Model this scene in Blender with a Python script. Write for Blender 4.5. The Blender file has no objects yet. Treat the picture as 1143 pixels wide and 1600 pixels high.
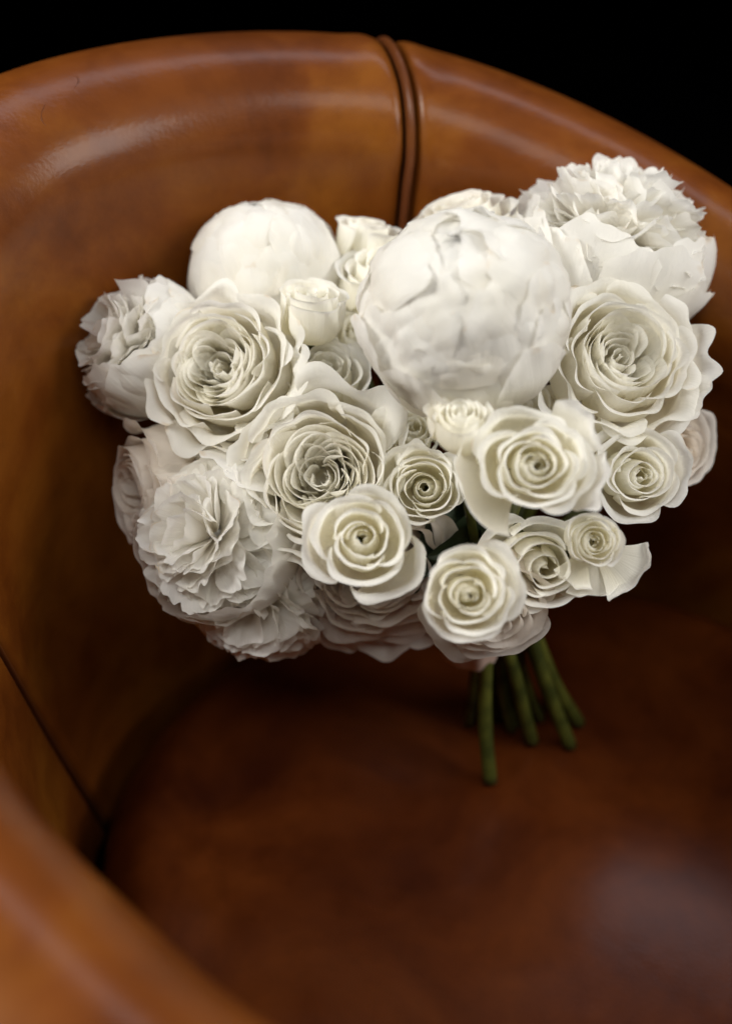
import bpy, math, random
import numpy as np
from mathutils import Matrix, Vector

# ------------------------------------------------------------------ scene, camera, light
scene = bpy.context.scene
COL = scene.collection
S = 0.42                                   # height of the seat above the floor
FPX = 2143.0; PITCH = math.radians(42); HC = 0.66 + S

cd = bpy.data.cameras.new('camera'); cam = bpy.data.objects.new('camera', cd); COL.objects.link(cam)
cd.sensor_fit = 'HORIZONTAL'; cd.sensor_width = 24.0; cd.lens = 45.0
cd.clip_start = 0.02; cd.clip_end = 30
cam.location = (0, 0, HC); cam.rotation_euler = (math.pi/2 - PITCH, 0, 0)
cd.dof.use_dof = True; cd.dof.focus_distance = 0.668; cd.dof.aperture_fstop = 2.6; cd.dof.aperture_blades = 0
scene.camera = cam

w = bpy.data.worlds.new('World'); scene.world = w; w.use_nodes = True
bg = w.node_tree.nodes['Background']; bg.inputs[0].default_value = (0.75, 0.85, 1.0, 1); bg.inputs[1].default_value = 0.006

def area(name, loc, target, sx, sy, power, col):
    l = bpy.data.lights.new(name, 'AREA'); l.shape = 'RECTANGLE'; l.size = sx; l.size_y = sy
    l.energy = power; l.color = col
    o = bpy.data.objects.new(name, l); COL.objects.link(o); o.location = loc
    o.rotation_euler = (Vector(target) - Vector(loc)).to_track_quat('-Z', 'Y').to_euler()
    return o
area('window_light', (0.10, -0.08, S + 1.42), (0.0, 0.52, S + 0.15), 1.1, 0.40, 10.0, (1.0, 0.985, 0.955))
area('room_light', (1.15, 0.30, S + 1.02), (0.0, 0.52, S + 0.15), 0.7, 0.6, 18.0, (1.0, 0.98, 0.945))
area('skylight', (0.18, 1.38, S + 1.40), (0.02, 0.45, S + 0.1), 1.30, 0.26, 6.5, (0.87, 0.88, 1.0))
area('arm_fill_light', (-0.80, 0.42, S + 0.88), (-0.18, 0.28, S + 0.25), 0.3, 0.5, 14.0, (1.0, 0.975, 0.93))  # added fill lamp that brightens the near arm, not an actual window

scene.view_settings.view_transform = 'Standard'; scene.view_settings.look = 'None'
scene.view_settings.exposure = -0.38; scene.view_settings.gamma = 1.0
scene.render.engine = 'CYCLES'
cy = scene.cycles
cy.max_bounces = 20; cy.diffuse_bounces = 18; cy.glossy_bounces = 3; cy.transmission_bounces = 6
cy.use_denoising = True; cy.caustics_reflective = False; cy.caustics_refractive = False

# ------------------------------------------------------------------ helpers
F_ = np.array([0, math.cos(PITCH), -math.sin(PITCH)]); R_ = np.array([1.0, 0, 0]); U_ = np.cross(R_, F_)
def at_depth(px, py, zc):                  # a pixel of the photograph at a distance along the view
    return np.array([0, 0, HC]) + zc*(F_ + R_*(px-571.5)/FPX + U_*(800-py)/FPX)
def at_height(px, py, z):
    d = F_ + R_*(px-571.5)/FPX + U_*(800-py)/FPX
    return np.array([0, 0, HC]) + d*((z-HC)/d[2])

def mesh_obj(name, V, Fc, mat, parent=None, uv=None, loc=None, smooth=True):
    me = bpy.data.meshes.new(name)
    V = np.asarray(V, float).reshape(-1, 3); Fc = np.asarray(Fc, np.int32)
    n = Fc.shape[1]
    me.vertices.add(len(V)); me.vertices.foreach_set('co', V.ravel())
    me.loops.add(Fc.size); me.loops.foreach_set('vertex_index', Fc.ravel())
    me.polygons.add(len(Fc)); me.polygons.foreach_set('loop_start', np.arange(len(Fc), dtype=np.int32)*n)
    me.update(calc_edges=True)
    if uv is not None:
        l = me.uv_layers.new(name='UVMap'); l.data.foreach_set('uv', np.asarray(uv, float)[Fc.ravel()].ravel())
    if smooth: me.polygons.foreach_set('use_smooth', np.ones(len(Fc), bool))
    me.materials.append(mat); me.validate()
    o = bpy.data.objects.new(name, me); COL.objects.link(o)
    if parent: o.parent = parent
    if loc is not None: o.location = loc
    return o
_gf = {}
def grid_faces(nu, nv, closed_u=False):
    k = (nu, nv, closed_u)
    if k not in _gf:
        f = []
        for j in range(nv-1):
            for i in range(nu if closed_u else nu-1):
                i2 = (i+1) % nu
                f.append((j*nu+i, j*nu+i2, (j+1)*nu+i2, (j+1)*nu+i))
        _gf[k] = np.array(f, np.int32)
    return _gf[k]
def tube(name, pts, rad, mat, parent, n=10, cap=True):
    pts = np.asarray(pts, float); m = len(pts); rad = np.broadcast_to(rad, (m,)).astype(float)
    if cap:
        pts = np.vstack([pts[:1], pts, pts[-1:]]); rad = np.concatenate([[rad[0]*.02], rad, [rad[-1]*.02]]); m += 2
    T = np.gradient(pts, axis=0); T[0] = T[1] if cap else T[0]
    if cap: T[0] = pts[2]-pts[1]; T[1] = T[0]; T[-1] = pts[-2]-pts[-3]; T[-2] = T[-1]
    T /= np.linalg.norm(T, axis=1)[:, None] + 1e-12
    ref = np.array([0.31, 0.9, 0.2]); A = np.cross(T, ref); A /= np.linalg.norm(A, axis=1)[:, None]
    B = np.cross(T, A); a = np.linspace(0, 2*math.pi, n, endpoint=False)
    V = pts[:, None] + rad[:, None, None]*(np.cos(a)[None, :, None]*A[:, None] + np.sin(a)[None, :, None]*B[:, None])
    uv = np.stack(np.broadcast_arrays(a[None, :]/6.283, np.linspace(0, 1, m)[:, None]), -1).reshape(-1, 2)
    return mesh_obj(name, V, grid_faces(n, m, True), mat, parent, uv)
class Noise:                               # cheap smooth noise: a sum of random waves
    def __init__(s, rng, f, n=7, d=3):
        k = rng.normal(size=(n, d)); k /= np.linalg.norm(k, axis=1)[:, None]
        s.k = k*f*rng.uniform(.6, 1.6, size=(n, 1)); s.p = rng.uniform(0, 6.28, n); s.n = n
    def __call__(s, P):
        return np.sin(P @ s.k.T + s.p).sum(-1)/math.sqrt(s.n)

# ------------------------------------------------------------------ materials
def new_mat(name):
    m = bpy.data.materials.new(name); m.use_nodes = True; nt = m.node_tree
    return m, nt, nt.nodes['Principled BSDF'], nt.nodes['Material Output']
def petal_mat(name, tip, base, transl=0.50, vein=0.25):
    m, nt, b, out = new_mat(name); N, L = nt.nodes, nt.links
    uv = N.new('ShaderNodeUVMap'); sep = N.new('ShaderNodeSeparateXYZ'); L.new(uv.outputs[0], sep.inputs[0])
    tc = N.new('ShaderNodeTexCoord')
    r = N.new('ShaderNodeValToRGB'); L.new(sep.outputs[1], r.inputs[0])
    r.color_ramp.elements[0].color = (*base, 1); r.color_ramp.elements[0].position = 0.15
    r.color_ramp.elements[1].color = (*tip, 1); r.color_ramp.elements[1].position = 0.85
    n = N.new('ShaderNodeTexNoise'); n.inputs['Scale'].default_value = 45; n.inputs['Detail'].default_value = 3
    L.new(tc.outputs['Object'], n.inputs['Vector'])
    mx = N.new('ShaderNodeMix'); mx.data_type = 'RGBA'; mx.blend_type = 'MULTIPLY'; mx.inputs[0].default_value = 1
    r2 = N.new('ShaderNodeValToRGB'); r2.color_ramp.elements[0].color = (.985, .98, .96, 1); r2.color_ramp.elements[1].color = (1, 1, 1, 1)
    r2.color_ramp.elements[0].position = .3; r2.color_ramp.elements[1].position = .55
    L.new(n.outputs[0], r2.inputs[0]); L.new(r.outputs[0], mx.inputs[6]); L.new(r2.outputs[0], mx.inputs[7])
    em = N.new('ShaderNodeMapRange'); em.inputs['From Min'].default_value = .95; em.inputs['From Max'].default_value = 1.0; L.new(sep.outputs[1], em.inputs[0])
    en = N.new('ShaderNodeTexNoise'); en.inputs['Scale'].default_value = 70; L.new(tc.outputs['Object'], en.inputs['Vector'])
    er = N.new('ShaderNodeMapRange'); er.inputs['From Min'].default_value = .60; er.inputs['From Max'].default_value = .80; L.new(en.outputs[0], er.inputs[0])
    eu = N.new('ShaderNodeMath'); eu.operation = 'MULTIPLY'; L.new(em.outputs[0], eu.inputs[0]); L.new(er.outputs[0], eu.inputs[1])
    e2 = N.new('ShaderNodeMix'); e2.data_type = 'RGBA'; L.new(eu.outputs[0], e2.inputs[0]); L.new(mx.outputs[2], e2.inputs[6]); e2.inputs[7].default_value = (.72, .56, .36, 1)
    col = e2.outputs[2]
    mp = N.new('ShaderNodeMapping'); mp.inputs['Scale'].default_value = (34, 2.2, 1); L.new(uv.outputs[0], mp.inputs[0])
    v = N.new('ShaderNodeTexNoise'); v.inputs['Scale'].default_value = 1.0; v.inputs['Detail'].default_value = 3; L.new(mp.outputs[0], v.inputs['Vector'])
    f = N.new('ShaderNodeTexNoise'); f.inputs['Scale'].default_value = 320; f.inputs['Detail'].default_value = 4; L.new(tc.outputs['Object'], f.inputs['Vector'])
    ad = N.new('ShaderNodeMath'); ad.operation = 'MULTIPLY_ADD'; ad.inputs[1].default_value = .35; L.new(f.outputs[0], ad.inputs[0]); L.new(v.outputs[0], ad.inputs[2])
    bp = N.new('ShaderNodeBump'); bp.inputs['Strength'].default_value = vein; bp.inputs['Distance'].default_value = .0012; L.new(ad.outputs[0], bp.inputs['Height'])
    L.new(col, b.inputs['Base Color']); b.inputs['Roughness'].default_value = .62; b.inputs['Specular IOR Level'].default_value = .3
    L.new(bp.outputs[0], b.inputs['Normal'])
    t = N.new('ShaderNodeBsdfTranslucent'); L.new(col, t.inputs[0]); L.new(bp.outputs[0], t.inputs['Normal'])
    ms = N.new('ShaderNodeMixShader'); ms.inputs[0].default_value = transl
    L.new(b.outputs[0], ms.inputs[1]); L.new(t.outputs[0], ms.inputs[2]); L.new(ms.outputs[0], out.inputs[0])
    return m
M_ROSE = petal_mat('rose_petal', (.978, .968, .925), (.97, .94, .80))
M_GARDEN = petal_mat('garden_rose_petal', (.978, .965, .915), (.97, .93, .80))
M_PEONY = petal_mat('peony_petal', (.955, .943, .905), (.945, .92, .86), .46, .3)
M_ROSE_SHADED = petal_mat('shaded_rose_petal', (.90, .85, .785), (.87, .80, .69))  # shade and warm bounce off the leather put into the petal colour

def plant_mat(name, c1, c2, rough=.45):
    m, nt, b, out = new_mat(name); b.inputs['Specular IOR Level'].default_value = 0.0 if rough > .85 else .4; N, L = nt.nodes, nt.links
    tc = N.new('ShaderNodeTexCoord'); n = N.new('ShaderNodeTexNoise'); n.inputs['Scale'].default_value = 60; n.inputs['Detail'].default_value = 4
    L.new(tc.outputs['Object'], n.inputs['Vector'])
    r = N.new('ShaderNodeValToRGB'); r.color_ramp.elements[0].color = (*c1, 1); r.color_ramp.elements[1].color = (*c2, 1)
    r.color_ramp.elements[0].position = .35; r.color_ramp.elements[1].position = .65
    L.new(n.outputs[0], r.inputs[0]); L.new(r.outputs[0], b.inputs['Base Color']); b.inputs['Roughness'].default_value = rough
    bp = N.new('ShaderNodeBump'); bp.inputs['Strength'].default_value = .3; bp.inputs['Distance'].default_value = .001
    L.new(n.outputs[0], bp.inputs['Height']); L.new(bp.outputs[0], b.inputs['Normal'])
    return m
M_STEM = plant_mat('stem_green', (.036, .045, .008), (.105, .112, .018))
M_CUT = plant_mat('cut_stem_end', (.22, .26, .14), (.30, .33, .20), .7)
M_LEAF = plant_mat('rose_leaf', (.010, .018, .007), (.022, .034, .012), .5)
M_SATIN = plant_mat('satin_ribbon', (.62, .47, .39), (.68, .53, .45), .32)

def leather(name, c_dark, c_mid, c_light, rough=.5, crack=.0, wr=.24, coat=.27):
    m, nt, b, out = new_mat(name); N, L = nt.nodes, nt.links
    tc = N.new('ShaderNodeTexCoord'); P = tc.outputs['Object']
    def noise(s, d, dist=0, rg=.5):
        n = N.new('ShaderNodeTexNoise'); n.inputs['Scale'].default_value = s; n.inputs['Detail'].default_value = d
        n.inputs['Distortion'].default_value = dist; n.inputs['Roughness'].default_value = rg; L.new(P, n.inputs['Vector']); return n.outputs[0]
    a = noise(9, 6, .5, .58); r = N.new('ShaderNodeValToRGB'); e = r.color_ramp.elements
    e[0].color = (*c_dark, 1); e[0].position = .30; e[1].color = (*c_light, 1); e[1].position = .72
    k = e.new(.5); k.color = (*c_mid, 1); L.new(a, r.inputs[0])
    g = noise(420, 3); sp = noise(46, 4, .3, .6)
    mx = N.new('ShaderNodeMix'); mx.data_type = 'RGBA'; mx.blend_type = 'MULTIPLY'; mx.inputs[0].default_value = .55
    r2 = N.new('ShaderNodeValToRGB'); r2.color_ramp.elements[0].color = (.72, .66, .60, 1); r2.color_ramp.elements[0].position = .32; r2.color_ramp.elements[1].position = .55
    L.new(sp, r2.inputs[0]); L.new(r.outputs[0], mx.inputs[6]); L.new(r2.outputs[0], mx.inputs[7]); L.new(mx.outputs[2], b.inputs['Base Color'])
    rr = N.new('ShaderNodeMapRange'); rr.inputs['From Min'].default_value = .3; rr.inputs['From Max'].default_value = .7
    rr.inputs['To Min'].default_value = rough-.04; rr.inputs['To Max'].default_value = rough+.06; L.new(sp, rr.inputs[0]); L.new(rr.outputs[0], b.inputs['Roughness'])
    bp = N.new('ShaderNodeBump'); bp.inputs['Strength'].default_value = wr*.9; bp.inputs['Distance'].default_value = .0005; L.new(g, bp.inputs['Height'])
    last = bp
    w2 = noise(26, 4, 1.2); b2 = N.new('ShaderNodeBump'); b2.inputs['Strength'].default_value = wr; b2.inputs['Distance'].default_value = .0014
    L.new(w2, b2.inputs['Height']); L.new(bp.outputs[0], b2.inputs['Normal']); last = b2
    if crack:
        vo = N.new('ShaderNodeTexVoronoi'); vo.feature = 'DISTANCE_TO_EDGE'; vo.inputs['Scale'].default_value = 26
        wv = N.new('ShaderNodeTexNoise'); wv.inputs['Scale'].default_value = 14; wv.inputs['Detail'].default_value = 4; L.new(P, wv.inputs['Vector'])
        ad = N.new('ShaderNodeMix'); ad.data_type = 'RGBA'; ad.inputs[0].default_value = .12; L.new(P, ad.inputs[6]); L.new(wv.outputs[1], ad.inputs[7]); L.new(ad.outputs[2], vo.inputs['Vector'])
        cr = N.new('ShaderNodeMapRange'); cr.inputs['From Max'].default_value = .035; L.new(vo.outputs[0], cr.inputs[0])
        b3 = N.new('ShaderNodeBump'); b3.inputs['Strength'].default_value = crack; b3.inputs['Distance'].default_value = .0012
        L.new(cr.outputs[0], b3.inputs['Height']); L.new(last.outputs[0], b3.inputs['Normal']); last = b3
    L.new(last.outputs[0], b.inputs['Normal'])
    b.inputs['Specular IOR Level'].default_value = .10
    b.inputs['Coat Weight'].default_value = coat; b.inputs['Coat Roughness'].default_value = .21; b.inputs['Coat IOR'].default_value = 1.5
    L.new(last.outputs[0], b.inputs['Coat Normal'])
    return m
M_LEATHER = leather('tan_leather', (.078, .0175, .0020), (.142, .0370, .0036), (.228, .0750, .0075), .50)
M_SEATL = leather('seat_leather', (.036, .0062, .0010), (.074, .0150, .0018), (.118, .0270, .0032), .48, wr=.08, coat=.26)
M_WELT = leather('welt_leather', (.06, .016, .006), (.11, .032, .009), (.14, .044, .008), .5)
M_DARK = plant_mat('dark_gap', (.008, .005, .004), (.012, .008, .006), .9)
M_ROOM = plant_mat('dark_room', (.0030, .0030, .0033), (.0042, .0042, .0046), .95)
M_WOOD = plant_mat('dark_wood', (.03, .018, .010), (.05, .03, .018), .4)

# ------------------------------------------------------------------ setting
def tag(o, label=None, cat=None, group=None, kind=None):
    for k, v in (('label', label), ('category', cat), ('group', group), ('kind', kind)):
        if v: o[k] = v
    return o
def box_verts(x0, x1, y0, y1, z0, z1):
    V = [(x, y, z) for z in (z0, z1) for y in (y0, y1) for x in (x0, x1)]
    return V, [(0, 2, 3, 1), (4, 5, 7, 6), (0, 1, 5, 4), (2, 6, 7, 3), (0, 4, 6, 2), (1, 3, 7, 5)]
tag(mesh_obj('floor', *box_verts(-3, 3, -3, 3.2, -.05, 0), M_ROOM, smooth=False), kind='structure')
tag(mesh_obj('wall', *box_verts(-3, 3, 3.2, 3.3, -.05, 3.2), M_ROOM, smooth=False), kind='structure')

# ------------------------------------------------------------------ armchair
CX, CY = 0.10, 0.42
chair = bpy.data.objects.new('armchair', None); COL.objects.link(chair); chair.location = (CX, CY, 0)
tag(chair, 'round tub armchair in worn tan leather cradling the bouquet, standing in the dark', 'armchair')
RT = 0.052
K_ANG = np.array([-230, -215, -200, -180, -150, -134, -118, -100, -80, -62, -50, -40, -30, -22, -14, -4, 7, 21, 36, 60, 90, 130], float)
def rim_from_px(px, py, h, perp):
    p = at_height(px, py, h+S) - RT*np.array(perp); return p
_rc = []                                    # (angle, radius, height) of the rim's core, from sightings of its edge
for px, py, h in ((0, 115, .352), (150, 75, .350), (300, 51, .347), (450, 45, .342), (620, 56, .335), (728, 89, .327), (815, 122, .317), (917, 168, .305), (1019, 226, .293), (1143, 312, .279), (1260, 400, .266)):
    p = rim_from_px(px, py, h, (0, .39, .92)); _rc.append(p)
for px, py, h in ((0, 1200, .262), (200, 1405, .256), (400, 1600, .25)):
    p = rim_from_px(px, py, h, (.70, .56, .44)); _rc.append(p)
_t = sorted([(math.degrees(math.atan2(p[0]-CX, p[1]-CY)), math.hypot(p[0]-CX, p[1]-CY), p[2]-S) for p in _rc])
print('RIM', [(round(a), round(r, 3), round(z, 3)) for a, r, z in _t])
_t = [(-215, .285, .20), (-180, .287, .214)] + _t + [(45, .29, .232), (75, .29, .218), (110, .288, .212)]
# fill the part of the rim that runs outside the picture on the left
_t = sorted(_t); TA = np.array([t[0] for t in _t]); TR = np.array([t[1] for t in _t]); TZ = np.array([t[2] for t in _t])
def smooth_interp(a, A, Y):
    g = np.arange(-235, 140, 1.0); y = np.interp(g, A, Y)
    k = np.exp(-np.linspace(-2, 2, 31)**2); k /= k.sum()
    yp = np.pad(y, 15, mode='edge'); y = np.convolve(yp, k, 'valid'); return np.interp(a, g, y)
def seat_r(a):
    return smooth_interp(a, np.array([-230, -150, -89, -81, -75, -59, -40, -20, 0, 20, 36, 90, 140]), np.array([.25, .25, .252, .262, .270, .275, .272, .268, .268, .272, .274, .26, .26]))
def profile(a, n_in=26, n_tube=22, n_out=12):      # arrays over angle -> (len(a), n, 2) of (r, z) plus outward normals
    a = np.atleast_1d(a).astype(float); rc = smooth_interp(a, TA, TR); zc = smooth_interp(a, TA, TZ); rs = seat_r(a)+.015
    out = []
    for i in range(len(a)):
        s = np.linspace(0, 1, n_in)
        P0 = np.array([rs[i]-.006, -.07]); P1 = np.array([rs[i]+.004, .06]); lean = (rc[i]-RT-rs[i])
        P3 = np.array([rc[i]-RT*.985, zc[i]-.012]); P2 = np.array([rc[i]-RT-lean*.30-.004, zc[i]*.62])
        B = ((1-s)**3)[:, None]*P0 + (3*s*(1-s)**2)[:, None]*P1 + (3*s*s*(1-s))[:, None]*P2 + (s**3)[:, None]*P3
        th = np.radians(np.linspace(172, -8, n_tube)); T = np.stack([rc[i]+RT*np.cos(th), zc[i]+RT*np.sin(th)], -1)
        o = np.linspace(0, 1, n_out+1)[1:]; O = np.stack([rc[i]+RT*.99 - .05*o**1.3, zc[i]-RT*.14 + (-.30-zc[i])*o], -1)
        out.append(np.vstack([B, T, O]))
    return np.array(out)
def shell_panel(name, a0f, a1f, mat, nphi=60, edge=.0045, depth=.006, sides=(1, 1), lab=None):
    # a0f, a1f: limits in degrees as functions of height, so that seams can slant
    u = np.linspace(0, 1, nphi); u = np.concatenate([[0, .0015, .004, .008, .014, .022], np.linspace(.03, .97, nphi), [.978, .986, .992, .996, .9985, 1]])
    base = profile(np.linspace(-230, 135, 366)); A366 = np.linspace(-230, 135, 366)
    nv = base.shape[1]; V = np.zeros((nv, len(u), 3)); UVs = np.zeros((nv, len(u), 2))
    zmid = base[200, :, 1]
    for j in range(nv):
        z = zmid[j]; a0 = a0f(z); a1 = a1f(z); a = a0 + (a1-a0)*u
        r = np.interp(a, A366, base[:, j, 0]); zz = np.interp(a, A366, base[:, j, 1])
        j0, j1 = max(j-1, 0), min(j+1, nv-1)
        dr = np.interp(a, A366, base[:, j1, 0]-base[:, j0, 0]); dz = np.interp(a, A366, base[:, j1, 1]-base[:, j0, 1])
        ln = np.hypot(dr, dz)+1e-9; nr, nz = -dz/ln, dr/ln          # inner / upper facing normal
        arc = np.radians(a1-a0)*.3
        d0 = u*arc if sides[0] else np.full_like(u, 1); d1 = (1-u)*arc if sides[1] else np.full_like(u, 1)
        d = np.minimum(d0, d1); x = np.clip(1-d/edge, 0, 1); off = -depth*(1-np.sqrt(np.clip(1-x*x, 0, 1)))
        # a soft swelling beside the seam
        off = off + .0012*np.exp(-((d-edge*1.8)/(edge*1.2))**2)
        r = r + nr*off; zz = zz + nz*off; ar = np.radians(a)
        V[j] = np.stack([r*np.sin(ar), r*np.cos(ar), zz+S], -1)
    o = mesh_obj(name, V, grid_faces(len(u), nv), mat, chair)
    if lab: o['label'] = lab
    return o
LS = lambda z: -74 - 47*max(min(z, .34), -.1)             # slanting seam on the left wall
BS = lambda z: -18.3 + 16.0*max(min(z, .34)-.1, 0)         # centre seam of the back
GAPD = 1.06
shell_panel('arm_panel', lambda z: -222, lambda z: LS(z)-.25, M_LEATHER, 70, lab='near arm of the armchair with a glossy rolled rim')
shell_panel('back_panel', lambda z: LS(z)+.55, lambda z: BS(z)-GAPD*.62, M_LEATHER, 60)
shell_panel('back_panel', lambda z: BS(z)+GAPD*.62, lambda z: 75, M_LEATHER, 60)
shell_panel('arm_panel', lambda z: 75.5, lambda z: 128, M_LEATHER, 40)
def seam_strip(name, cf, half, lift, mat, crown=.0025, n=9):
    base = profile(np.linspace(-230, 135, 366)); A366 = np.linspace(-230, 135, 366); nv = base.shape[1]
    u = np.linspace(-1, 1, n); V = np.zeros((nv, n, 3))
    for j in range(nv):
        a = cf(base[200, j, 1]) + u*half
        r = np.interp(a, A366, base[:, j, 0]); zz = np.interp(a, A366, base[:, j, 1]); j0, j1 = max(j-1, 0), min(j+1, nv-1)
        dr = np.interp(a, A366, base[:, j1, 0]-base[:, j0, 0]); dz = np.interp(a, A366, base[:, j1, 1]-base[:, j0, 1])
        ln = np.hypot(dr, dz)+1e-9; off = lift + crown*np.sqrt(np.clip(1-u*u, 0, 1)); ar = np.radians(a)
        V[j] = np.stack([(r-dz/ln*off)*np.sin(ar), (r-dz/ln*off)*np.cos(ar), zz+dr/ln*off+S], -1)
    return mesh_obj(name, V, grid_faces(n, nv), mat, chair)
seam_strip('seam_welt', BS, .48, -.0035, M_WELT, .0055, 13)
seam_strip('seam_backing', BS, 2.4, -.0075, M_DARK, 0, 5)
seam_strip('seam_piping', lambda z: LS(z)+.32, .26, -.004, M_WELT, .0042, 9)
seam_strip('seam_backing', LS, 1.6, -.0075, M_DARK, 0, 5)
seam_strip('seam_backing', lambda z: 75.25, 1.6, -.0075, M_DARK, 0, 5)
def rim_pt(a, th, lift=0.0):                # a point on the rolled rim
    rc = float(smooth_interp(a, TA, TR)); zc = float(smooth_interp(a, TA, TZ)); t = math.radians(th); r = rc+(RT+lift)*math.cos(t)
    return (r*math.sin(math.radians(a)), r*math.cos(math.radians(a)), zc+(RT+lift)*math.sin(t)+S)
for a0, t0, a1, t1, bend, rad in ((-45.2, 114, -44.0, 104, .4, .00042), (-49.5, 128, -48.2, 116, -.5, .00036), (-11.9, 116, -11.4, 108, .2, .0005)):
    pts = [rim_pt(a0+(a1-a0)*k/8+bend*math.sin(k/8*math.pi), t0+(t1-t0)*k/8, -rad*.55) for k in range(9)]
    tube('scratch', pts, [rad*(.3+.7*math.sin(math.pi*(k+.5)/9)) for k in range(9)], M_WELT, chair, 6)
# front ends of the arms are closed with a leather facing
for aa in (-222, 128):
    pr = profile(aa)[0]; c = pr.mean(0); ar = math.radians(aa)
    ring = np.vstack([pr, [[pr[0, 0], -.30]]]); n = len(ring)
    V = [(r*math.sin(ar), r*math.cos(ar), z+S) for r, z in ring]
    cc = np.array([(ring[:, 0].mean())*math.sin(ar), ring[:, 0].mean()*math.cos(ar), S+.05])
    mesh_obj('arm_facing', V+[tuple(cc)], [(i, (i+1) % n, n) for i in range(n)], M_LEATHER, chair, smooth=False)

def seat_z(x, y):                           # crown of the cushion, chair-local x, y
    a = np.degrees(np.arctan2(x, y)); a = np.where(a > 135, a-360, a); r = np.hypot(x, y)/seat_r(a)
    return .006*(1-r**2) - .045*np.clip((r-.84)/.16, 0, 1)**2.4 + .0007*np.sin(x*21+1)*np.cos(y*19) 
nr_, na_ = 60, 160
rr = np.concatenate([np.linspace(0.001, .98, nr_), np.linspace(.985, 1.004, 6)]); aa = np.linspace(-224, 136, na_, endpoint=False)
RR, AA = np.meshgrid(rr, aa, indexing='ij'); X = RR*seat_r(AA.ravel()).reshape(AA.shape)*np.sin(np.radians(AA)); Y = RR*seat_r(AA.ravel()).reshape(AA.shape)*np.cos(np.radians(AA))
Z = seat_z(X, Y) - np.clip(RR-.98, 0, 1)*1.6
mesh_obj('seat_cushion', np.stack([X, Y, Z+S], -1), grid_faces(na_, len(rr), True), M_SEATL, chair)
# hidden under-body and legs
aa = np.linspace(0, 2*math.pi, 64, endpoint=False)
ub = [(.30, -.29), (.295, -.31), (.0, -.31)]; ub = [(.0, -.085), (.262, -.085), (.27, -.29), (.262, -.315), (.0, -.315)]
V = np.array([[(max(r, .0005)*np.sin(a), max(r, .0005)*np.cos(a), z+S) for a in aa] for r, z in ub])
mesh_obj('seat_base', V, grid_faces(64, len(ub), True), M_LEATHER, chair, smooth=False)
for a in (25, 115, 205, 295):
    x, y = .21*math.sin(math.radians(a)), .21*math.cos(math.radians(a))
    tube('leg', [(x, y, S-.31), (x*1.04, y*1.04, .05), (x*1.05, y*1.05, 0)], [.022, .016, .014], M_WOOD, chair, 14)

# ------------------------------------------------------------------ petals
NU, NV = 29, 19
uu, vv = np.meshgrid(np.linspace(-1, 1, NU), np.linspace(0, 1, NV)); U0, V0 = uu, vv
PUV = np.stack([(U0.ravel()+1)/2, V0.ravel()], -1)
def bez(P, t):
    t = t[..., None]; return (1-t)**3*P[0] + 3*t*(1-t)**2*P[1] + 3*t*t*(1-t)*P[2] + t**3*P[3]
def edge_noise(rng, u, freqs=(3, 6, 11), amps=(1, .6, .35)):
    return sum(a*np.sin(f*u + rng.uniform(0, 6.28)) for f, a in zip(freqs, amps))/sum(amps)
def cup_petal(rng, phi, rim, ztop, base=(.10, -.95), belly=None, W=1.0, curl=1.0, rho=.08, spiral=.10, vc=.78, ruffle=.02, point=.06, drop=.16, crumple=.012, jag=0.0, tilt=0.0, side_curl=.7, wbase=.45, fold=0.0, tuck=.0):
    u, v = U0, V0
    round_ = 1 - drop*np.abs(u)**2.6 + point*np.exp(-(u/.22)**2) + jag*edge_noise(rng, u, (9, 17, 29)) * (v**4)
    t = v*round_
    be = belly if belly is not None else max(.38, rim*1.02+.10)
    P = np.array([base, (be, base[1]+.18), (rim+.02, ztop-.38), (rim, ztop)])
    tb = np.clip(t/vc, 0, 1)
    rz = bez(P, tb); r, z = rz[..., 0], rz[..., 1]
    q = np.clip((t-vc)/(1-vc), 0, 1.3)
    ang = curl*q*(1-side_curl*.5 + side_curl*np.abs(u)**1.4)
    r = r + rho*(1-np.cos(ang)); z = z + rho*np.sin(ang)*1.1
    sp = 1 + spiral*u*(1-.3*v) - tuck*(np.abs(u)**2-.25)*v
    r = r*sp
    w = W*(wbase + (1-wbase)*np.sin(np.clip(v*1.15, 0, 1)*math.pi/2))
    ph = phi + u*w
    # ruffled rim and a few soft folds running down from it
    ru = ruffle*v**2.5*(edge_noise(rng, u, (4, 7.5, 12)))*1.6
    fo = fold*np.sin(u*rng.uniform(5, 8)+rng.uniform(0, 6))*v**1.2
    r = r + ru + fo; z = z + ruffle*.7*v**3*edge_noise(rng, u, (3, 6, 10)) + tilt*np.cos(ph-phi)*0
    x, y = r*np.cos(ph), r*np.sin(ph); Pn = np.stack([x, y, z], -1)
    nz = Noise(rng, 7.0); d = crumple*nz(Pn)*(.35+.65*v)
    nz2 = Noise(rng, 16.0); d = d + crumple*.45*nz2(Pn)*v
    Pn[..., 0] += np.cos(ph)*d; Pn[..., 1] += np.sin(ph)*d; Pn[..., 2] += d*.4
    return Pn
def extras(rng, specs, garden=False):
    # outer petals that reach further than the rest: (angle in degrees, reach, half width, height, curl)
    return [cup_petal(rng, math.radians(a), rim, zt, W=W, curl=curl, rho=.13, spiral=.03, ruffle=.035, point=.05, crumple=.030, vc=.72,
                      drop=.26, base=(.12, -.95), belly=rim*.85, side_curl=.8, fold=.035, wbase=.75, jag=.01) for a, rim, W, zt, curl in specs]
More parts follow.
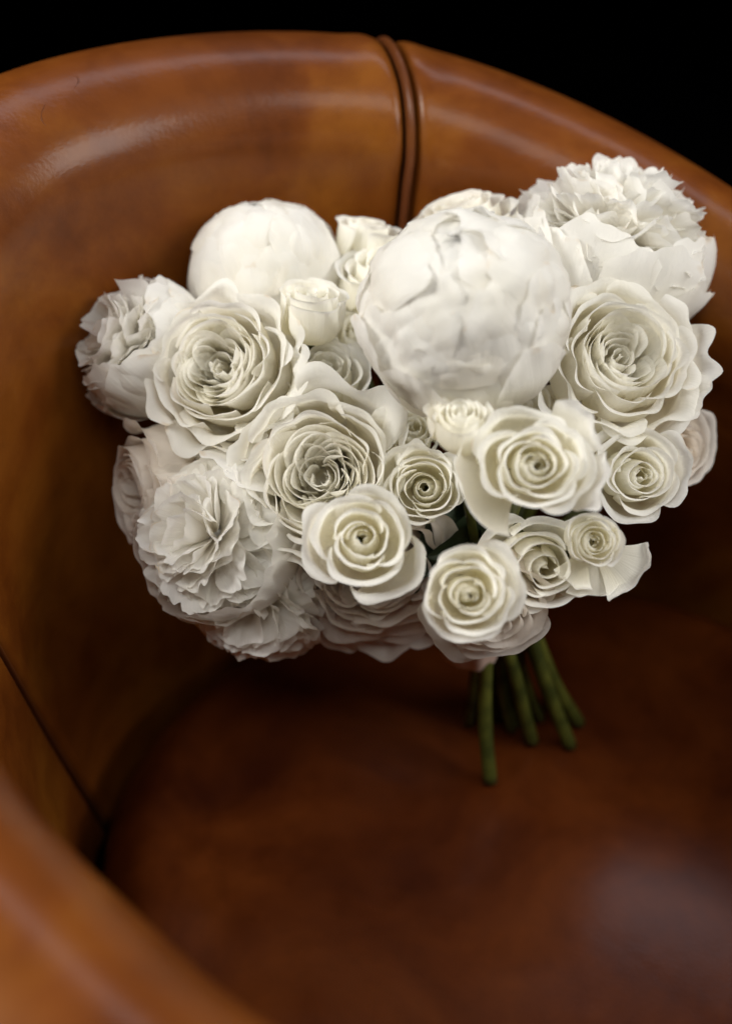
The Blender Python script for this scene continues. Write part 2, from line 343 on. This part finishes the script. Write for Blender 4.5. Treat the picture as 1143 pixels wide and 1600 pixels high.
def rose(rng, n=15, spread=1.0, openness=1.0, reach=1.0, extra=()):
    out = []; ph = rng.uniform(0, 6.28); pw = rng.uniform(.78, 1.25); sp0 = rng.uniform(.14, .36); n = int(n+rng.integers(-1, 3)); turn = rng.choice([2.39996, 2.2, 2.6])
    for k in range(n):
        t = k/(n-1); ph += turn + rng.normal()*.22
        rim = .045 + spread*(.74*t**pw + rng.normal()*.020)
        zt = .15 - .50*openness*t**1.6 - .12*(1-t)**4 + rng.normal()*.018
        curl = .15 + 2.3*t**.9*openness; rho = .022 + .115*t
        out.append(cup_petal(rng, ph, rim, zt, W=(2.3-1.25*t**.7)*rng.uniform(.85, 1.12), curl=curl, rho=rho*reach, spiral=sp0*(1-t)+.05*t, ruffle=.006+.022*t,
                             point=.02+.12*t*rng.uniform(.2, 1.4), crumple=.008+.020*t, vc=.80-.14*t, drop=.12+.13*t, base=(.08+.07*t, -.95),
                             side_curl=.3+.9*t, fold=.004+.014*t, tuck=.05+.17*t**.5))
    sk = rng.normal(size=2)*.07; el = rng.uniform(.88, 1.0); big = Noise(rng, 3)
    for P in out:                           # a live bloom is never quite round, its heart sits off centre
        h = np.clip(1-np.hypot(P[..., 0], P[..., 1]), 0, 1)*np.clip(P[..., 2]+.9, 0, 1)
        P[..., 0] += sk[0]*h; P[..., 1] = P[..., 1]*el + sk[1]*h; P *= (1+.03*big(P))[..., None]
    return out + extras(rng, extra)
def garden(rng, n=18, openness=1.0, quarters=4, cup=.46, extra=()):
    out = []; ph = rng.uniform(0, 6.28)
    for k in range(n):
        t = k/(n-1); ph += 2.39996 + rng.normal()*.22
        rim = cup + (.82-cup)*t**.95; zt = .10 - .40*openness*t**1.4 + rng.normal()*.03
        out.append(cup_petal(rng, ph, rim, zt, W=.95-.26*t+rng.normal()*.06, curl=.6+1.9*t, rho=.04+.10*t, spiral=.10, ruffle=.014+.016*t, vc=.80-.16*t,
                             point=.02+.14*t*rng.uniform(.1, 1.5), crumple=.018+.022*t, drop=.12+.10*t, base=(.10+.05*t, -.95), side_curl=.5+.9*t, fold=.016+.018*t, jag=.006, tuck=.12))
    for q in range(quarters):               # bundles of petals folded double, opening towards the heart
        a = q*2*math.pi/quarters + rng.uniform(-.3, .3) + .6; ca, sa = math.cos(a), math.sin(a)
        half = cup*.62*math.sin(math.pi/quarters)*rng.uniform(.9, 1.15)
        for m in range(5):
            s = 1 - m*.205; u, v = U0, V0
            apex = cup*(.50+.52*s); inner = cup*(.02+.06*m)
            rr_ = apex - (apex-inner)*np.abs(u)**1.35; tt = half*s*1.5*np.sin(np.abs(u)**.75*np.sign(u)*math.pi*.62) + half*.10*m*u
            zt = .06 + .05*s - .20*np.abs(u)**2.2 + .02*edge_noise(rng, u, (3, 6, 9)) + rng.normal()*.02
            z = -.75 + (zt+.75)*v
            flare = 1 + .16*(v**6)*(1-np.abs(u)*.3); lean = .07*rng.normal()*v
            rr_ = rr_*(.84+.16*v) + .014*edge_noise(rng, u+v, (3, 5, 8)); tt = tt*flare*(.78+.22*v) + lean + .014*edge_noise(rng, u*1.3+v, (3, 5, 8))
            out.append(np.stack([rr_*ca-tt*sa, rr_*sa+tt*ca, z], -1))
    for m in range(7):                      # low petals that close the floor of the heart
        out.append(cup_petal(rng, m*2.4, .14+.035*m, -.34+rng.normal()*.05, W=1.3, curl=.5, rho=.04, ruffle=.02, crumple=.03, base=(.02, -.6), belly=.16+.03*m))
    for m in range(9):                      # small crumpled petals at the heart
        a = rng.uniform(0, 6.28)
        out.append(cup_petal(rng, a, .04+.024*m, -.17+rng.normal()*.07, W=1.5, curl=1.0, rho=.04, ruffle=.012, crumple=.02, base=(.03, -.8), belly=.14))
    return out + extras(rng, extra)
def globe_petal(rng, phi, psi0, psi1, R, W, flare=.03, crumple=.02, jag=.02, sq=1.0, ruffle=.02, roundness=.35, pillow=0.0):
    u, v = U0, V0
    en = edge_noise(rng, u, (5, 10, 18), (1, .7, .45))
    psi = psi0 + (psi1 + roundness*np.abs(u)**2.4 + jag*en*v**5 - psi0)*v
    r = R*(1 + flare*v**9 + ruffle*v**5*edge_noise(rng, u, (5, 9, 15)))
    w = W*(.45+.55*np.sin(np.clip(v*1.3, 0, 1)*math.pi/2)); wsc = np.clip(1/np.maximum(np.sin(psi), .38), 1, 2.2)
    ph = phi + u*w*wsc*.8
    r = r*(1 + .025*u*(pillow == 0) + pillow*((1-u**2)**.6*np.clip((1-v)*6, 0, 1)**.6 - .75))
    P = np.stack([r*np.sin(psi)*np.cos(ph), r*np.sin(psi)*np.sin(ph), sq*r*np.cos(psi)], -1)
    N1, N2, N3 = Noise(rng, 5), Noise(rng, 10), Noise(rng, 20)
    d = crumple*(N1(P)+.55*N2(P)*(.3+.7*v)+.25*N3(P)*v)
    return P*(1+d[..., None])
def peony_ball(rng, ruffled=1.0, tight=1.0, tops=20, topcone=.95, crease=.012, extra=()):
    out = []; pi = math.pi
    for lay, (cnt, pe, R) in enumerate(((5, 1.30, .985), (5, 1.02, .985), (5, .78, .978), (5, .52, .972), (5, .22, .968), (5, -.05, .955))):
        for k in range(cnt):
            ph = 2*pi*k/cnt + lay*.75 + rng.normal()*.1
            out.append(globe_petal(rng, ph, pi*.94, pe*tight+rng.normal()*.10, R+rng.uniform(-.006, .006), .86, flare=.006*ruffled, crumple=.010+.012*ruffled, jag=.03*ruffled+.01, ruffle=.007*ruffled, pillow=.012))
    for k in range(tops):                   # crinkled petals pushing out at the top
        t = (k+.3)/tops; ph = k*2.4
        pe = topcone*(t**.6)*tight-.12+rng.normal()*.05
        ph += rng.normal()*.35*(tops > 30); pe += rng.normal()*.10*(tops > 30)
        out.append(globe_petal(rng, ph, pe+1.15, pe, .975+.032*ruffled*rng.uniform(-.5, 1), rng.uniform(.34, .80), flare=.020*ruffled, crumple=.020+.024*ruffled, jag=.05, ruffle=.016*ruffled, pillow=.010))
    for a, R, pe, W in extra:
        out.append(globe_petal(rng, math.radians(a), pi*.96, pe, R, W, flare=.05, crumple=.02, jag=.02, ruffle=.02))
    big = Noise(rng, 2.4); mid = Noise(rng, 5.5)
    rid = [Noise(rng, f, 3) for f in (4.5, 8.5, 17.0)]
    def crs(P):                             # rounded swellings with creases between them
        return sum(a*(np.sqrt(np.abs(n(P))+.02)-.8) for n, a in zip(rid, (1, .8, .55)))*np.clip(P[..., 2]+.75, .15, 1)
    return [P*(1 + .030*big(P) + .012*ruffled*mid(P) + crease*crs(P))[..., None] for P in out]
def frill_petal(rng, d, L0, L1, wd, twist=0.0, cupn=.12, jag=.05, back=0.0):
    d = d/np.linalg.norm(d); up = np.array([0, 0, 1.0]); s = np.cross(d, up); s = s/(np.linalg.norm(s)+1e-6) if np.linalg.norm(s) > .05 else np.array([1.0, 0, 0])
    n = np.cross(s, d); c, sn = math.cos(twist), math.sin(twist); s, n = c*s+sn*n, -sn*s+c*n
    u, v = U0, V0
    en = edge_noise(rng, u, (6, 11, 19), (1, .8, .5)); notch = .10*np.exp(-((u-rng.uniform(-.4, .4))/.10)**2)
    l = L0 + (L1*(1-.16*np.abs(u)**2.2 + jag*en*v**3 - notch*v**4) - L0)*v
    wv = wd*(.22+.78*np.sin(np.clip(v*1.15, 0, 1)*math.pi/2))
    wav = .05*v*edge_noise(rng, u*1.0+v*.6, (4, 8, 13)) + back*v**2.2
    P = l[..., None]*d + (u*wv)[..., None]*s + (wav + cupn*wd*2*(u**2)*(.4+v))[..., None]*n
    return P + (np.stack([Noise(rng, 13)(P), Noise(rng, 13)(P), Noise(rng, 13)(P)], -1))*.010*v[..., None]
def peony_open(rng, frills=66, guards=11, cone=1.6, guard_end=1.40, jag=.035, wide=1.0):
    out = []; pi = math.pi
    for k in range(guards):
        lay = k // 6; ph = k*2*pi/6 + lay*.5 + rng.normal()*.12
        out.append(globe_petal(rng, ph, pi*.95, guard_end - .25*lay + rng.normal()*.14, 1.0-.03*lay, .74, flare=.04, crumple=.026, jag=.07, sq=.92, ruffle=.03, roundness=.30))
    for k in range(frills):
        t = (k+.5)/frills; th = cone*math.sqrt(t); ph = k*2.39996 + rng.normal()*.25
        d = np.array([math.sin(th)*math.cos(ph), math.sin(th)*math.sin(ph), math.cos(th)])
        out.append(frill_petal(rng, d, .18, rng.uniform(.88, 1.06)*(.90+.12*t), rng.uniform(.22, .38)*wide, rng.normal()*.28, rng.uniform(.05, .28), jag, -rng.uniform(-.04, .16)))
    return out

# ------------------------------------------------------------------ flowers
BIND = np.array([.060, .534, S+.100])                # where the ribbon ties the stems
def seat_pt(px, py):
    p = at_height(px, py, S+.004); return np.array([p[0], p[1], S + float(seat_z(p[0]-CX, p[1]-CY)) + .0005])
def smooth_path(P, n):
    P = np.asarray(P, float); Q = np.vstack([2*P[0]-P[1], P, 2*P[-1]-P[-2]]); out = []
    for i in range(1, len(Q)-2):
        for t in np.linspace(0, 1, n, endpoint=False):
            a, b, c, d = Q[i-1:i+3]; out.append(.5*((2*b)+(c-a)*t+(2*a-5*b+4*c-d)*t*t+(3*b-a-3*c+d)*t**3))
    out.append(P[-1]); return np.array(out)
def leaf(parent, p0, d, up, L, W, rng, loc):
    d = np.array(d, float); d /= np.linalg.norm(d); up = np.array(up, float); s = np.cross(d, up); s /= np.linalg.norm(s); n = np.cross(s, d)
    u, v = np.meshgrid(np.linspace(-1, 1, 9), np.linspace(0, 1, 15))
    wv = W*np.sin(np.pi*v**.8)**.8*(1+.10*np.abs(np.sin(v*28))); l = L*v
    P = p0 + l[..., None]*d + (u*wv)[..., None]*s + (np.abs(u)*wv*.45 - .35*L*v**2 + .02*L*np.sin(u*8+v*14))[..., None]*n
    return mesh_obj('leaf', P-loc, grid_faces(9, 15), M_LEAF, parent, np.stack([(u.ravel()+1)/2, v.ravel()], -1))
G_ALL = 'white flowers bound in the bouquet'
stem_ends_seen = {}
def flower(name, label, cat, kind, c, zc, rpx, axis, seed, mat=None, end=None, spin=0.0, stretch=1.0, group=G_ALL, **kw):
    rng = np.random.default_rng(seed)
    ctr = at_depth(c[0], c[1], zc); R = rpx/FPX*zc
    ax = axis[0]*R_ + axis[1]*U_ - axis[2]*F_; ax = ax/np.linalg.norm(ax)
    q = Vector(ax).to_track_quat('Z', 'Y').to_matrix() @ Matrix.Rotation(spin, 3, 'Z'); Q = np.array(q)
    builders = dict(rose=rose, garden=garden, ball=peony_ball, peony=peony_open)
    pet = builders[kind](rng, **kw)
    if mat is None: mat = {'rose': M_ROSE, 'garden': M_GARDEN}.get(kind, M_PEONY)
    depth = .95 if kind in ('rose', 'garden') else .92
    base = ctr - ax*R*depth
    if end is None:
        a = rng.uniform(0, 6.28); rr = .024*math.sqrt(rng.uniform(0, 1))
        x, y = .084+rr*math.cos(a), .540+rr*.8*math.sin(a); e = np.array([x, y, S+float(seat_z(x-CX, y-CY))])
    else: e = seat_pt(*end)
    root = bpy.data.objects.new(name, None); COL.objects.link(root); root.location = e; root.empty_display_size = .01
    tag(root, label, cat, group)
    for P in pet:
        P = P*np.array([1, 1, stretch])*R
        mesh_obj('petal', (P.reshape(-1, 3) @ Q.T) + (ctr-e), grid_faces(NU, NV), mat, root, PUV)
    # stem: from the bloom down through the binding point and out onto the seat
    off = e - np.array([.062, .520, S]); b = BIND + np.array([off[0]*.34, off[1]*.30, 0])
    rs = .0031 if rpx > 80 else .0025
    if end is not None: rs = .0042
    mid = base*.45 + b*.55 - ax*.01
    path = smooth_path([base, mid, b + np.array([0, .004, .02]), b*.45+e*.55 + np.array([rng.normal()*.0015, rng.normal()*.0015, 0]), e + np.array([0, 0, rs*.4])], 7)
    st = tube('stem', path-e, rs, M_STEM, root, 10)
    # calyx under the petals
    u, v = np.meshgrid(np.linspace(0, 2*math.pi, 15), np.linspace(0, 1, 6))
    rr = R*(.07+.22*v*(1+.0*u)) * (1-.45*(v > .7)*(np.cos(5*u) > 0)); P = np.stack([rr*np.cos(u), rr*np.sin(u), -R*(depth+.06)+R*.16*v], -1)
    mesh_obj('calyx', (P.reshape(-1, 3) @ Q.T) + (ctr-e), grid_faces(15, 6), M_STEM, root)
    return root

f1 = flower('peony', 'largest ball-shaped white peony at the middle of the bouquet', 'peony', 'ball', (727, 494), .64, 158, (-.12, .62, .78), 11, spin=.4, tops=52, topcone=1.35, crease=.034, extra=((215, 1.06, 1.2, .5), (250, 1.05, 1.35, .5), (320, 1.03, 1.3, .5)))
f2 = flower('peony', 'frilly open white peony with notched petal tips at the top right of the bouquet', 'peony', 'peony', (950, 394), .738, 162, (.28, .88, .34), 12, cone=1.65, guard_end=1.62, guards=18, wide=1.05, frills=90, jag=.05)
f3 = flower('peony', 'smooth rounded peony bud at the top left, half hidden by the rose below it', 'peony', 'ball', (414, 430), .755, 122, (-.10, .88, .40), 13, ruffled=.45, tight=.85, stretch=.96, crease=.026, extra=((120, 1.02, .55, .6), (200, 1.02, .7, .5)))
f4 = flower('peony', 'frilly peony on the far left edge, just left of the upper garden rose', 'peony', 'peony', (224, 545), .735, 112, (-.72, .50, .42), 14, wide=1.35, guards=12, guard_end=1.3)
f5 = flower('peony', 'ruffled peony at the lower left with pale frilled petals under the garden roses', 'peony', 'peony', (342, 838), .70, 136, (-.50, .10, .85), 15, frills=70)
f6 = flower('peony', 'open peony with loose rounded petals hanging at the lowest left edge', 'peony', 'peony', (408, 920), .715, 120, (-.15, -.50, .78), 16, frills=46, wide=1.25)
f7 = flower('garden_rose', 'wide garden rose at upper left with a deep folded heart, beside the frilly left peony', 'rose', 'garden', (338, 570), .69, 145, (-.22, .12, .95), 21, extra=((0, .86, .5, -.15, 2.4), (30, .86, .45, -.2, 2.2), (-28, .86, .5, -.2, 2.4)))
f8 = flower('garden_rose', 'widest garden rose with quartered heart, left of centre under the ball-shaped peony', 'rose', 'garden', (500, 742), .668, 166, (-.08, .08, .95), 22)
f9 = flower('garden_rose', 'garden rose with split double heart on the right, under the frilly top peony', 'rose', 'garden', (975, 550), .675, 142, (.15, .18, .93), 23, quarters=3, extra=((215, .98, .5, -.3, 2.0), (-45, 1.0, .5, -.3, 2.0), (-10, .98, .45, -.3, 2.4)))
f10 = flower('garden_rose', 'shaded garden rose at the bottom, its lower petals spreading below the spiral rose', 'rose', 'garden', (574, 902), .70, 156, (.02, -.50, .80), 24, mat=M_ROSE_SHADED, extra=((-120, .98, .45, -.3, 2.0), (-85, 1.0, .45, -.3, 2.0), (-45, 1.05, .5, -.3, 1.9)))
f11 = flower('garden_rose', 'creamy garden rose low on the left edge with long rolled petals, in shade', 'rose', 'garden', (214, 772), .715, 122, (-.80, -.15, .45), 25, mat=M_ROSE_SHADED)
f12 = flower('garden_rose', 'rose at the back top, its pointed petals in front of the leather seam', 'rose', 'rose', (712, 325), .735, 108, (-.30, .80, .40), 26, n=15, mat=M_GARDEN)
f13 = flower('spray_rose', 'small cupped rosebud seen from the side under the smooth peony', 'rose', 'rose', (487, 462), .695, 82, (.08, .80, .52), 31, n=12, openness=.5, spread=.85)
f14 = flower('spray_rose', 'small open rose wedged between the cupped rosebud and the ball-shaped peony', 'rose', 'rose', (592, 412), .73, 96, (.10, .70, .65), 32)
f15 = flower('spray_rose', 'small rose at the very back below the leather seam', 'rose', 'rose', (574, 352), .745, 66, (.15, .85, .40), 33, n=12, openness=.7)
f16 = flower('spray_rose', 'small cream rose half sunk above the widest garden rose', 'rose', 'rose', (508, 572), .70, 84, (.02, .45, .88), 34, n=15, openness=.7)
f17 = flower('spray_rose', 'tiny rose deep in the gap left of the ball-shaped peony', 'rose', 'rose', (553, 515), .73, 68, (.0, .4, .8), 35, n=14, openness=.5)
f18 = flower('spray_rose', 'blurred rosebud just under the ball-shaped peony', 'rose', 'rose', (718, 645), .612, 72, (-.05, .72, .68), 36, n=13, openness=.62)
f19 = flower('spray_rose', 'largest spiral rose in front, right of centre, with one broad petal out to its left', 'rose', 'rose', (838, 722), .598, 112, (.02, .08, 1), 37, n=14, openness=.9, extra=((197, 1.12, .95, -.12, .35), (-20, .95, .5, -.2, 1.6), (40, .95, .5, -.2, 1.4)))
f20 = flower('spray_rose', 'small tightly swirled rose above the dark gap', 'rose', 'rose', (664, 757), .66, 84, (-.08, .10, 1), 38, n=17, openness=.7)
f21 = flower('spray_rose', 'flat open rose at the right edge with rounded outer petals', 'rose', 'rose', (1000, 738), .67, 103, (.10, .05, 1), 39, n=15)
f22 = flower('spray_rose', 'spiral rose in front, left of centre, overlapping the widest garden rose', 'rose', 'rose', (562, 840), .618, 112, (.0, .12, 1), 40, n=15, end=(765, 1228))
f23 = flower('spray_rose', 'lowest front rose with a cupped heart, nearest the stems', 'rose', 'rose', (733, 922), .602, 103, (.02, .05, 1), 41, n=15, openness=.85, end=(890, 1172))
f24 = flower('spray_rose', 'rose with a greenish outer fold between the lowest front rose and the smallest rosebud', 'rose', 'rose', (846, 886), .65, 114, (.05, -.10, .97), 42, n=15, end=(903, 1135))
f25 = flower('spray_rose', 'smallest rosebud on the lower right, above a broad loose petal', 'rose', 'rose', (932, 846), .635, 58, (.12, .05, 1), 43, n=14, openness=.6, extra=((-42, 1.75, .62, -.8, .5), (-85, 1.5, .6, -1.0, .6), (-120, 1.25, .5, -.8, .6)), end=(885, 1112))
f26 = flower('garden_rose', 'cream rose on the right edge, seen from the side behind the flat open rose', 'rose', 'rose', (1074, 700), .72, 90, (.5, -.1, .8), 44, n=14, mat=M_ROSE_SHADED, end=(830, 1165))
f27 = flower('garden_rose', 'shaded rose at the bottom, its outer petals hanging over the ribbon', 'rose', 'rose', (768, 968), .655, 124, (.08, -.50, .70), 45, n=14, mat=M_ROSE_SHADED)
f28 = flower('spray_rose', 'tiny rose peeking between the widest garden rose and the blurred rosebud', 'rose', 'rose', (648, 672), .69, 58, (0, .3, .9), 46, n=14, openness=.5)
f29 = flower('spray_rose', 'small cream rose in shadow behind the largest spiral rose', 'rose', 'rose', (815, 642), .69, 78, (0, .4, .9), 47, n=12, openness=.6)

# leaves in the hollow
rng = np.random.default_rng(5)
for k, (px, py, zc) in enumerate(((700, 840, .70), (740, 850, .70), (720, 815, .715), (760, 830, .71), (680, 850, .71), (830, 640, .73), (560, 545, .75), (470, 545, .75), (640, 690, .74), (700, 800, .74))):
    root = (f23, f22, f20, f24, f22, f29, f17, f13, f28, f20)[k]; p = at_depth(px, py, zc); d = rng.normal(size=3); d[2] = abs(d[2])*.3; d -= F_*.2
    leaf(root, p-.5*.04*d/np.linalg.norm(d), d, -F_+rng.normal(size=3)*.3, .045, .013, rng, np.array(root.location))

# ------------------------------------------------------------------ ribbon
def ribbon():
    root = bpy.data.objects.new('ribbon_wrap', None); COL.objects.link(root); b = BIND.copy(); root.location = b
    tag(root, 'blush satin ribbon wrapped round the stems just under the lowest roses', 'ribbon')
    a, v = np.meshgrid(np.linspace(0, 2*math.pi, 65), np.linspace(0, 1, 14))
    dirn = at_height(742, 1052, S+.064) - at_height(735, 1000, S+.10)
    for k in range(3):
        h0 = .045 - k*.016; r = .0215 + .0012*k + .004*np.clip(1-v*2, 0, 1)
        r = r*(1+.035*np.sin(5*a+k)+.02*np.sin(11*a+2*k+v*2)) - .0015*(2*v-1)**2 - .002*k*v
        z = h0 - .030*v + .006*np.sin(a+.9*k-1.2) ; P = np.stack([r*np.cos(a), r*np.sin(a), z], -1)
        P[..., :2] += np.array([-.004, .006])*((z-.0)/.05)[..., None]
        mesh_obj('wrap', P.reshape(-1, 3), grid_faces(65, 14), M_SATIN, root)
    return root
ribbon()
